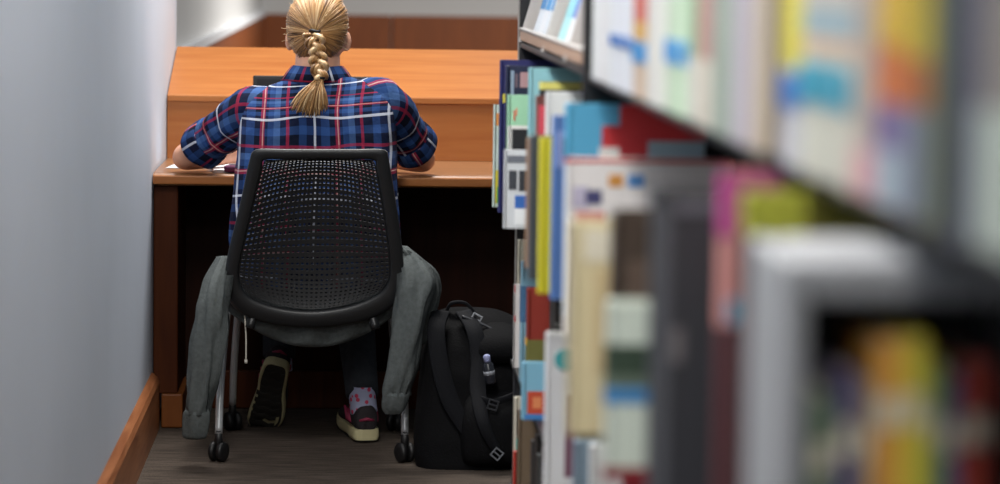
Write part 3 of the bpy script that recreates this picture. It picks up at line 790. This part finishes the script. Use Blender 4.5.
# --- books
def rgbvar(h, a):
    c = [int(h[i:i+2], 16) for i in (1, 3, 5)]
    k = 1+random.uniform(-a, a)
    return '#'+''.join('%02x' % max(0, min(255, int(v*k+random.uniform(-a, a)*25))) for v in c)
def book(x, y, z, th, w, h, col, label, group=None, deco=(), tilt_=0, pages='#dcd6c6'):
    """hardback standing on the shelf: spine to the aisle (-X), front cover to the camera (-Y); x spine, y front face"""
    bm = bmesh.new(); t = .0025
    box(bm, 0, w, 0, t, 0, h); box(bm, 0, w, th-t, th, 0, h)
    n = 6; out = []                       # rounded spine
    for i in range(n+1):
        a = PI*i/n; out.append(Vector((-min(.006, th*.2)*math.sin(a), th/2-th/2*math.cos(a), 0)))
    out += [Vector((t, th, 0)), Vector((t, 0, 0))]
    prism(bm, out, (0, 0, h))
    o = finish('book', bm, plain(col, .45)); o.location = (x, y, z)
    if tilt_: o.rotation_euler = (0, tilt_, 0)
    bm = bmesh.new(); box(bm, t+.001, w-.005, t+.0003, th-t-.0003, .004, h-.004)
    pg = finish('pages', bm, plain(pages, .9)); pg.parent = o
    for d in deco:
        kind = d[0]
        bm = bmesh.new()
        if kind == 'band':                # (band, z0, z1, colour): wraps spine and cover
            _, a, b, c = d
            ov = []
            for i in range(n+1):
                q = PI*i/n; ov.append(Vector((-min(.006, th*.2)*math.sin(q)-.0008, th/2-(th/2+.0006)*math.cos(q), a)))
            ov += [Vector((w, th+.0006, a)), Vector((w, th+.0001, a)), Vector((.003, th+.0001, a)), Vector((.0005, th/2, a)), Vector((.003, -.0001, a)), Vector((w, -.0001, a)), Vector((w, -.0006, a))]
            prism(bm, ov, (0, 0, b-a)); nm, cc = 'cover_band', c
        elif kind == 'dot':               # round sticker on cover near the spine
            _, cx, cz, r, c = d
            pts = [Vector((cx+r*math.cos(2*PI*i/20), -.0012, cz+r*math.sin(2*PI*i/20))) for i in range(20)]
            prism(bm, pts, (0, .0011, 0)); nm, cc = 'cover_sticker', c
        elif kind == 'rect':              # picture or label on the cover
            _, x0, x1, a, b, c = d
            box(bm, x0, x1, -.0014-.0004*d[1], -.0001, a, b); nm, cc = 'cover_picture', c
        elif kind == 'spot':              # sticker on the spine
            _, a, b, c = d
            box(bm, -min(.006, th*.2)-.0014, -min(.006, th*.2)*.6, th*.12, th*.88, a, b); nm, cc = 'spine_label', c
        e = finish(nm, bm, plain(cc, .5)); e.parent = o
    return tag(o, label, 'book', group)

OCC = {}
def free(tier, y0, y1):
    return all(y1 <= a or y0 >= b for a, b in OCC.setdefault(tier, []))
def key(tier, px, py, Y, th, w, col, label, deco=(), right=None, tilt_=0, group=None):
    """a book whose cover shows: spine at pixel px, top at pixel py, front cover at depth Y"""
    z = TB[tier]+.0005
    p = at(px, py, Y); h = min(p.z-z, TB[tier+1]-TH-TB[tier]-.006)
    if right is not None: w = at(right, py, Y).x-p.x
    dd = []
    for d in deco:                        # decorations are given as fractions of width and height
        k = d[0]
        if k == 'band': dd.append(('band', d[1]*h, d[2]*h, d[3]))
        elif k == 'rect': dd.append(('rect', d[1]*w, d[2]*w, d[3]*h, d[4]*h, d[5]))
        elif k == 'dot': dd.append(('dot', d[1]*w, d[2]*h, d[3], d[4]))
        elif k == 'spot': dd.append(('spot', d[1]*h, d[2]*h, d[3]))
    OCC.setdefault(tier, []).append((Y, Y+th))
    return book(p.x+.006, Y, z, th, w, h, col, label, group, dd, tilt_)
def runpx(tier, px0, px1, X, col, label, group, th=.042, h=.25, w=.2, var=.08, jit=.004, deco=None, hj=.006):
    """a run of alike books whose spines fill the image from px0 to px1"""
    y1 = F*X/(px0-VP[0]); y0 = F*X/(px1-VP[0])
    return run(tier, y0, y1, X, col, label, group, th, h, w, var, jit, deco, hj)
def run(tier, y0, y1, X, col, label, group, th=.042, h=.25, w=.2, var=.08, jit=.004, deco=None, hj=.006):
    n = max(1, round((y1-y0)/th)); t = (y1-y0)/n; res = []
    for i in range(n):
        ya = y0+i*t
        if any(ya < y+.0255 and ya+t > y for y in POSTS) or not free(tier, ya+.001, ya+t-.001): continue
        OCC[tier].append((ya, ya+t))
        hh = h+random.uniform(-hj, hj)
        c = rgbvar(col, var)
        res.append(book(X+random.uniform(-jit, jit)+.006, ya+.0006, TB[tier]+.0005, t-.0012, w+random.uniform(-.01, .01), hh, c, label, group, deco(i, hh) if deco else ()))
    if len(res) == 1 and 'group' in res[0]: del res[0]['group']
    return res
# --- second shelf (the one with the covers that stick out)
T2 = 2
key(T2, 493, 105, 6.84, .022, .2, '#cfe0d6', 'pale aqua picture book with orange and yellow patches, farthest on the shelf with jutting covers', (('rect', .02, .10, .80, .92, '#e59a52'), ('rect', .02, .12, .04, .36, '#d3c93a'), ('rect', .05, .12, .04, .2, '#5aa546')), right=540)
key(T2, 500, 60, 6.68, .03, .2, '#272a63', 'tall navy picture book rising above the far end of the jutting row', (('rect', .01, .05, .72, .78, '#d8cf52'),), right=565)
key(T2, 506, 66, 6.55, .03, .2, '#1b2340', 'dark navy book with white scrollwork in front of the tall navy book', (('rect', .06, .14, .80, .97, '#8fa4b8'), ('rect', .17, .24, .86, .95, '#6b5b66'), ('rect', .30, .50, .86, .96, '#b58f92')), right=545)
key(T2, 507, 95, 6.42, .025, .18, '#9fd4b0', 'mint green book with small red flower on its cover', (('rect', .17, .24, .80, .88, '#d2644e'), ('rect', .26, .32, .84, .9, '#e08a6a')), right=531)
key(T2, 507, 126, 6.36, .02, .17, '#e3e2de', 'small book with black photograph and white border below the mint book', (('rect', .10, .95, .72, .97, '#16161a'),), right=530)
key(T2, 503, 150, 6.27, .018, .2, '#d3d6d9', 'grey newspaper-like booklet with blue square at the far shelf edge', (('rect', .06, .9, .84, .93, '#6b6f78'), ('rect', .12, .42, .50, .74, '#3b3e45'), ('rect', .5, .85, .48, .74, '#2c2e33'), ('rect', .36, .92, .26, .42, '#3467b5'), ('rect', .36, .92, .05, .25, '#eef0f1')), right=530)
key(T2, 529, 68, 6.05, .03, .25, '#8fc4cc', 'aqua blue book standing highest behind the yellow-topped book', (), right=602)
key(T2, 540, 82, 5.85, .03, .2, '#20242b', 'dark book with yellow strip along the top edge of its cover', (('band', .955, 1.0, '#d5d070'), ('rect', .2, .9, .84, .92, '#5f6a78')), right=628)
key(T2, 536, 96, 5.75, .03, .2, '#7b4a45', 'maroon book with pink patch between the aqua and the white ones', (('rect', .0, .12, .62, .94, '#d0495a'),))
key(T2, 546, 92, 5.6, .03, .2, '#dfe3e3', 'white book with grey lower cover below the yellow-topped book', (('rect', .05, .16, .4, .82, '#8fa0ad'), ('rect', .2, .7, .8, .93, '#2b333c'),))
key(T2, 527, 138, 5.42, .03, .2, '#9c7a5e', 'tan book standing left of the dark grey and yellow spines', ())
key(T2, 530, 136, 5.22, .035, .2, '#4a5056', 'dark grey book pressed against the bright yellow book', ())
key(T2, 540, 138, 4.99, .035, .2, '#d9cf2c', 'bright yellow book upright on the middle shelf', ())
key(T2, 553, 116, 4.90, .03, .2, '#5d83c4', 'cornflower blue book right beside the bright yellow one', (('rect', .0, .2, .72, .92, '#8f9fd2'), ('rect', .06, .13, .78, .88, '#22303c')))
key(T2, 566, 104, 4.66, .03, .2, '#58aed6', 'sky blue and red picture book with white figure under the shelf edge', (('rect', .37, 1, .5, 1, '#cf3036'), ('rect', .24, .42, .80, .90, '#cf3036'), ('rect', .58, 1, .70, .83, '#a9c4d2'), ('rect', .22, .44, .62, .80, '#ece6e2')), right=702)
key(T2, 566, 158, 4.42, .03, .2, '#f4f0ee', 'white book with red top edge and orange and blue dots', (('band', .975, 1.0, '#c83a3a'), ('rect', .24, .33, .84, .91, '#dc9a4a'), ('rect', .36, .46, .84, .91, '#5c93d0'), ('rect', .02, .12, .72, .84, '#c9c2d8'), ('rect', .1, .2, .74, .82, '#4a4a78'), ('rect', .04, .22, .62, .70, '#d0737c'), ('rect', .04, .22, .3, .61, '#f0e8e8')), right=728)
key(T2, 571, 222, 3.45, .05, .2, '#cdbf98', 'thick cream volume jutting out furthest over the aisle', (('rect', .05, .35, .82, .97, '#d6cfbb'), ('rect', .12, .36, .3, .78, '#bfab82')))
key(T2, 607, 302, 3.14, .03, .2, '#c6d0c4', 'whitish book with green, blue and dark red stripes right of the thick cream volume', (('band', .59, .76, '#2f4032'), ('band', .43, .52, '#3f7fb4'), ('band', .52, .59, '#5d6a5c'), ('band', 0, .07, '#7d1f27')))
key(T2, 655, 190, 2.84, .06, .2, '#323338', 'wide charcoal binder with grey spine on the middle shelf', (('rect', .0, .09, .0, .95, '#55575d'), ('rect', .1, .2, .5, .6, '#6a6668'), ('rect', .12, .5, .93, .97, '#5a5a62')), right=780)
key(T2, 722, 168, 2.68, .04, .2, '#c98a84', 'salmon book with magenta top and dark foot right of the charcoal binder', (('band', .84, 1, '#a8417e'), ('band', 0, .61, '#4d262a'), ('rect', .01, .12, .62, .68, '#5fa6c4')), right=830)
key(T2, 744, 190, 2.44, .03, .2, '#a9ac38', 'lime yellow book behind the pale grey bin', (('band', 0, .9, '#4a3234'), ('rect', .4, 1, .9, 1, '#6d6a1e')), right=880)
key(T2, 613, 212, 3.33, .05, .2, '#3c2f26', 'dark brown worn book standing between the cream volume and the charcoal binder', (('rect', .06, .2, .55, .8, '#54443a'),))
# the quieter books set further back that fill the gaps
for y0, y1, X, c, h, lab, g in (
    (5.9, 6.85, .43, '#2a2d35', .20, 'dark recessed book in the gaps at the far end of the middle shelf', 'dark books at the far end of the middle shelf'),
    (4.95, 5.9, .425, '#3a3230', .20, 'brown recessed book behind the maroon and tan books', 'brown books recessed on the middle shelf'),
    (4.45, 4.76, .42, '#44576b', .21, 'slate blue recessed book behind the white red-edged one', 'slate books recessed on the middle shelf'),
    (3.52, 4.24, .405, '#6b5444', .19, 'low brown recessed book behind the thick cream volume', 'low brown books on the middle shelf'),
    (2.92, 3.12, .415, '#332b26', .21, 'very dark brown recessed book left of the charcoal binder', 'dark brown books beside the charcoal binder'),
    (2.26, 2.42, .40, '#5a5148', .25, 'umber recessed book behind the pale grey bin', 'umber books behind the bin'),
):
    run(T2, y0, y1, X, c, lab, g, .045, h, .2, .12, .012, hj=.02)
# --- pale grey bin with small books, spines towards the camera
yq = 2.02; q0 = at(786, 260, yq); zq = TB[2]+.0006; xq = q0.x; wq = .195; hq = q0.z-zq
bn = thing('display_bin', 'pale grey open-fronted display bin of small books at the near end of the shelf', 'bin', (xq+wq/2, yq+.1, zq))
gm = plain('#97999c', .6, spec=.3)
boxo('side_panel', (xq, xq+.018, yq, yq+.19, zq, zq+hq), gm, bn, bevel=.006)
boxo('side_panel', (xq+wq-.012, xq+wq, yq, yq+.19, zq, zq+hq-.031), gm, bn, bevel=.003)
boxo('top_panel', (xq+.019, xq+wq, yq, yq+.19, zq+hq-.03, zq+hq), gm, bn, bevel=.006)
boxo('floor_panel', (xq+.019, xq+wq-.013, yq, yq+.19, zq, zq+.012), gm, bn)
boxo('rear_panel', (xq+.019, xq+wq-.013, yq+.178, yq+.19, zq+.013, zq+hq-.031), plain('#26282a', .6), bn)
xx = xq+.022
for wd, c, h, lab in ((.018, '#667a62', .245, 'mossy green small book leftmost in the grey bin'), (.014, '#4a3d70', .262, 'deep purple small book beside the mossy green one in the bin'), (.012, '#8f8880', .255, 'grey-brown small book in the bin between purple and gold'),
                   (.021, '#dd9f45', .285, 'golden orange small book in the grey bin'), (.017, '#dccb45', .288, 'mustard yellow small book in the grey bin'), (.012, '#93a34c', .272, 'olive small book in the grey bin'),
                   (.013, '#52648a', .262, 'slate small book in the grey bin next to the olive one'), (.022, '#ad4030', .27, 'brick red small book at the shelf side of the grey bin')):
    bm = bmesh.new(); t = .002
    box(bm, 0, t, 0, .13, 0, h); box(bm, wd-t-.001, wd-.001, 0, .13, 0, h); box(bm, t, wd-t-.001, 0, t, 0, h)
    o = finish('book', bm, plain(c, .5), bevel=.0007); o.location = (xx, yq+.006, zq+.0125)
    bm = bmesh.new(); box(bm, t+.0003, wd-t-.0013, t+.0003, .126, .003, h-.003); e = finish('pages', bm, M_PAGES); e.parent = o
    bm = bmesh.new(); box(bm, .002, wd-.003, -.0008, -.0001, h*.78, h*.86); e = finish('spine_label', bm, plain('#d8d0b8', .6)); e.parent = o
    tag(o, lab, 'book'); xx += wd
# --- third shelf, seen only towards the far end
T3 = 1
def tops(t): return TB[t+1]-TH-.012-TB[t]
key(T3, 517, 240, 6.84, .02, .12, '#d9d2bd', 'cream book at the far end directly under the jutting row', (), right=535)
key(T3, 512, 284, 6.74, .006, .1, '#dcd8d6', 'thin white leaflet with red corners leaning out low by the backpack', (('rect', .0, .06, .9, .99, '#c22a36'), ('rect', .0, .1, .55, .62, '#c22a36')), right=528)
key(T3, 521, 262, 6.5, .03, .1, '#7fa9bd', 'dusty blue book on the low shelf beside the cream one', (('band', .5, .8, '#41698e'),), right=540)
key(T3, 527, 289, 6.2, .035, .1, '#8a2f24', 'rust red book on the low shelf', (('band', 0, .55, '#6b6a35'), ('spot', .5, .56, '#d9a43a')), right=547)
key(T3, 522, 363, 5.95, .03, .1, '#7fb6cf', 'short sky blue book with red fruit picture on the low shelf', (('rect', .1, .9, .1, .5, '#c0492f'), ('rect', .3, .6, .2, .4, '#dd8a5a'), ('rect', 0, 1, 0, .1, '#3f7fc0')), right=550)
key(T3, 546, 334, 5.1, .035, .1, '#e3e4e6', 'white book with teal round sticker on the low shelf', (('dot', .52, .84, .019, '#3fa9ae'), ('rect', .55, .9, .1, .62, '#7d5566')), right=577)
key(T3, 574, 442, 4.75-.2, .03, .1, '#7f93a3', 'short grey blue book low on the shelf under the cream volume', (), right=596)
key(T3, 590, 446, 4.4, .03, .1, '#dcdedd', 'short white book low on the shelf under the cream volume', (), right=628)
key(T3, 628, 393, 4.28, .03, .1, '#d5d4cf', 'white book with blue top band on the low shelf', (('band', .88, 1, '#3f7fb4'),), right=668)
key(T3, 624, 455, 4.05, .03, .05, '#7d1f27', 'dark red book low in front of the blue-banded white one', (), right=652)
key(T3, 674, 430, 3.88, .03, .1, '#cfd3d6', 'white book with bright blue top, nearest on the low shelf', (('band', .86, 1, '#3a82c6'),), right=716)
run(T3, 5.15, 6.8, .43, '#3a3634', 'dark recessed book at the back of the low shelf', 'dark books recessed on the low shelf', .05, .22, .18, .15, .01, hj=.03)
run(T3, 3.6, 4.76, .43, '#5c4a3c', 'brown recessed book on the low shelf under the cream volume', 'brown books recessed on the low shelf', .05, .2, .18, .15, .01, hj=.03)
key(0, 513, 372, 6.83, .025, .2, '#2b2c30', 'black book at the far end of the bottom shelf', ())
key(0, 514, 398, 6.6, .03, .2, '#c9c4b4', 'cream book with teal sticker on the bottom shelf', (('rect', .0, .06, .5, .62, '#3fa9a0'),))
key(0, 513, 452, 6.45, .025, .2, '#b5352c', 'short red book on the bottom shelf', ())
key(0, 518, 404, 6.2, .03, .2, '#6a5a48', 'brown book on the bottom shelf in front of the cream one', (('band', .0, .3, '#c98a3a'),))
run(0, 5.2, 6.15, .40, '#31302f', 'dark recessed book on the bottom shelf', 'dark books on the bottom shelf', .045, .23, .17, .15, .008, hj=.02)
key(0, 517, 470, 6.87-.0, .02, .1, '#b3362f', 'red book at the far end of the bottom shelf', (), right=530) if False else None
# --- top visible shelf: tight run of volumes
T1 = 3
def zat(py, X, px): return H-(py-VP[1])/(F*X/(F*X/(px-VP[0])))*0 if False else at(px, py, F*X/(px-VP[0])).z-TB[T1]
def dec(px, X, bands=(), dots=(), rects=()):
    Y = F*X/(px-VP[0])
    def z(py): return max(0.002, at(px, py, Y).z-TB[T1])
    def f(i, h):
        out = [('band', z(b), z(a) if a > -900 else h-.001, c) for a, b, c in bands]
        out += [('spot', max(.004, z(py)-r), z(py)+r, c) for py, r, c in dots]
        return out
    return f
XS = .384
W1 = '#d4d5d6'
specs = [
 (592, 612, W1, 'white volume at the far end of the upper run beside the black post', 'white volumes by the black post', None),
 (612, 632, '#d3d6dc', 'bluish white volume on the upper shelf with small blue mark', 'bluish white volumes on the upper shelf', dec(622, XS, (), ((42, .008, '#2f6bb4'),))),
 (632, 648, '#cdb7a0', 'beige volume with red and orange top and blue sticker', 'beige red-topped volumes on the upper shelf', dec(641, XS, ((-999, 22, '#c4685a'), (22, 40, '#cda257')), ((53, .013, '#3d8fcd'),))),
 (648, 664, '#d6d6d0', 'plain white volume left of the mint green ones', 'white volumes left of mint green', None),
 (664, 686, '#c3d7bd', 'mint green volume on the upper shelf with blue sticker', 'mint green volumes on the upper shelf', dec(686, XS, (), ((55, .014, '#3d8fcd'),))),
 (686, 698, '#8fae8a', 'darker green volume right of the mint ones', 'darker green volumes on the upper shelf', dec(692, XS, ((58, 140, '#cfd0c6'),))),
 (698, 714, '#b58d84', 'dusty pink volume on the upper shelf', 'dusty pink volumes on the upper shelf', dec(706, XS, ((60, 140, '#c9c2b4'),))),
 (714, 734, '#9aa69a', 'greenish grey volume on the upper shelf', 'greenish grey volumes on the upper shelf', None),
 (734, 752, '#b0aab3', 'lavender grey volume left of the yellow-topped ones', 'lavender grey volumes', None),
 (752, 766, '#b9ab98', 'sand coloured volume beside the yellow-topped ones', 'sand volumes on the upper shelf', None),
 (766, 802, '#bdbcc4', 'yellow-topped lavender volume with deep blue sticker', 'yellow-topped volumes', dec(780, XS, ((-999, 66, '#c9bd3c'),), ((88, .015, '#2f6bb4'),))),
 (802, 856, '#c2c1b4', 'ivory volume with teal sticker and faded blue top', 'ivory teal-stickered volumes', dec(836, XS, ((-999, 8, '#b5ada0'), (8, 38, '#8fa3ab'), (44, 54, '#c9a07c')), ((88, .017, '#2f93ae'),))),
 (856, 880, '#a3968b', 'taupe volume with rose foot right of the ivory ones', 'taupe volumes', dec(866, XS, ((150, 300, '#b9868a'),))),
 (880, 908, '#b5622c', 'burnt orange volume with golden top', 'burnt orange volumes', dec(894, XS, ((-999, 46, '#bd9a30'), (105, 150, '#6a5a86'), (150, 320, '#93a0aa')))),
 (908, 928, '#a8962e', 'olive gold volume with dark foot', 'olive gold volumes', dec(918, XS, ((60, 110, '#9a5a30'), (110, 320, '#6d7480')))),
 (928, 946, '#4c5636', 'forest green volume on the upper shelf', 'forest green volumes', None),
 (946, 962, '#26262a', 'black volume between forest green and indigo ones', 'black volumes on the upper shelf', None),
 (962, 978, '#2a3050', 'indigo volume near the end of the upper run', 'indigo volumes', None),
 (978, 1060, '#77716c', 'grey brown volume with pale green foot, nearest on the upper shelf', 'grey brown volumes nearest the camera', dec(990, XS, ((110, 330, '#a3aca3'),))),
]
for a, b, c, lab, g, d in specs:
    runpx(T1, a, b, XS, c, lab, g, .04, .27, .2, .05, .003, d)

# ------------------------------------------------------------------ slanted display rack in the far bay
RX = .404
rk = thing('display_rack', 'light grey slanted display rack with low wooden lip on the far upper shelf', 'rack', (.5, 5.8, TB[3]))
z0 = TB[3]+.017; ga = plain('#bdb8b4', .45)
boxo('lip', (RX, RX+.010, 4.80, YE-.012, z0-.013, z0+.012), plain('#b08f78', .5), rk, bevel=.003)
boxo('base_board', (RX+.011, RX+.26, 4.80, YE-.012, TB[3]+.0006, z0), ga, rk)
boxo('lip_cap', (RX-.002, RX+.0105, 4.80, YE-.012, z0+.0122, z0+.018), ga, rk, bevel=.002)
bm = bmesh.new(); M = Matrix.Translation((RX+.12, 0, z0)) @ Matrix.Rotation(math.radians(18), 4, 'Y')
box(bm, 0, .006, 4.80, YE-.012, .03, .34, M); finish('backrest', bm, plain('#8fa3ad', .5), rk)
for y in (YE-.03, 6.05, 5.42, 4.80):
    bm = bmesh.new()
    prism(bm, [Vector((RX-.004, y, z0-.017)), Vector((RX+.0105, y, z0-.017)), Vector((RX+.0105, y, z0+.001)), Vector((RX+.05, y, z0+.001)), Vector((RX+.16, y, z0+.30)), Vector((RX+.10, y, z0+.34)), Vector((RX+.086, y, z0+.30))], (0, .014, 0))
    finish('divider', bm, ga, rk, bevel=.002)
def leaf(y, x, w, h, c, label, deco=()):
    Ml = Matrix.Translation((x, y, z0+.0045)) @ Matrix.Rotation(math.radians(18), 4, 'Y')
    bm = bmesh.new(); box(bm, 0, .012, 0, w, 0, h); o = finish('booklet', bm, plain(c, .5), bevel=.001); o.matrix_world = Ml
    for a, b, c2 in deco:
        bm = bmesh.new(); box(bm, -.001, -.0001, .006, w-.006, a*h, b*h); e = finish('cover_picture', bm, plain(c2, .5)); e.parent = o
    return tag(o, label, 'booklet')
yy = 6.83
for k, (c, top, lab) in enumerate((('#dfe6ee', '#3a8fd0', 'farthest white booklet with blue head in the slanted rack'), ('#e6eaf0', '#3f9bd8', 'white booklet with blue head, second from the far rack end'),
                                   ('#dbe3ec', '#348ccc', 'white booklet with blue head, third from the far rack end'), ('#e2e8ee', '#4aa3da', 'white booklet with lighter blue head, fourth from the far rack end'))):
    leaf(yy-.165, RX+.024, .15, .26, c, lab, ((.24, .98, top),)); yy -= .172
yy = 6.02
for c, top, lab in (('#a9dbe0', '#8fd0d8', 'aqua booklet in the middle section of the slanted rack'), ('#dfe4ea', '#4a6fc4', 'white booklet with royal blue head beside the aqua one'), ('#e6ddc0', '#d8b45a', 'cream booklet with gold head in the rack')):
    leaf(yy-.18, RX+.024, .17, .26, c, lab, ((.22, .95, top),)); yy -= .195
yy = 5.39
for c, top, lab in (('#dcdcda', '#8a6fa0', 'white booklet with purple head near the black post'), ('#d5cfc4', '#c98a4a', 'fawn booklet with orange head near the black post'), ('#e0e2e2', '#c8cccc', 'plain white booklet nearest the black post in the rack')):
    leaf(yy-.17, RX+.024, .16, .26, c, lab, ((.22, .95, top),)); yy -= .185

# ------------------------------------------------------------------ light
def area(name, loc, size, energy, col=(1, .97, .93), rot=(0, 0, 0), shape=None):
    l = bpy.data.lights.new(name, 'AREA'); l.energy = energy; l.color = col; l.shape = 'RECTANGLE'; l.size, l.size_y = size
    o = bpy.data.objects.new(name, l); COL.objects.link(o); o.location = loc; o.rotation_euler = rot; return o
area('ceiling_lamp', (-.05, 8.6, 2.9), (1.1, .6), 92)
area('ceiling_lamp', (-.30, 5.0, 2.9), (.4, 1.2), 66)
area('ceiling_lamp', (-.30, 2.4, 2.9), (.4, 1.2), 62)
area('ceiling_lamp', (-.05, -.8, 2.9), (.5, 1.2), 66)  # unseen, added behind the camera to light the covers that face it
area('ceiling_lamp', (2.6, 16.5, 2.95), (4.0, 4.0), 430)
wd = bpy.data.worlds.new('world'); SC.world = wd; wd.use_nodes = True
bg = wd.node_tree.nodes['Background']; bg.inputs[0].default_value = (.80, .90, 1.0, 1); bg.inputs[1].default_value = .14
SC.view_settings.view_transform = 'Standard'; SC.view_settings.look = 'None'; SC.view_settings.gamma = 1; SC.view_settings.exposure = .08
SC.view_settings.use_curve_mapping = False
SC.cycles.max_bounces = 6
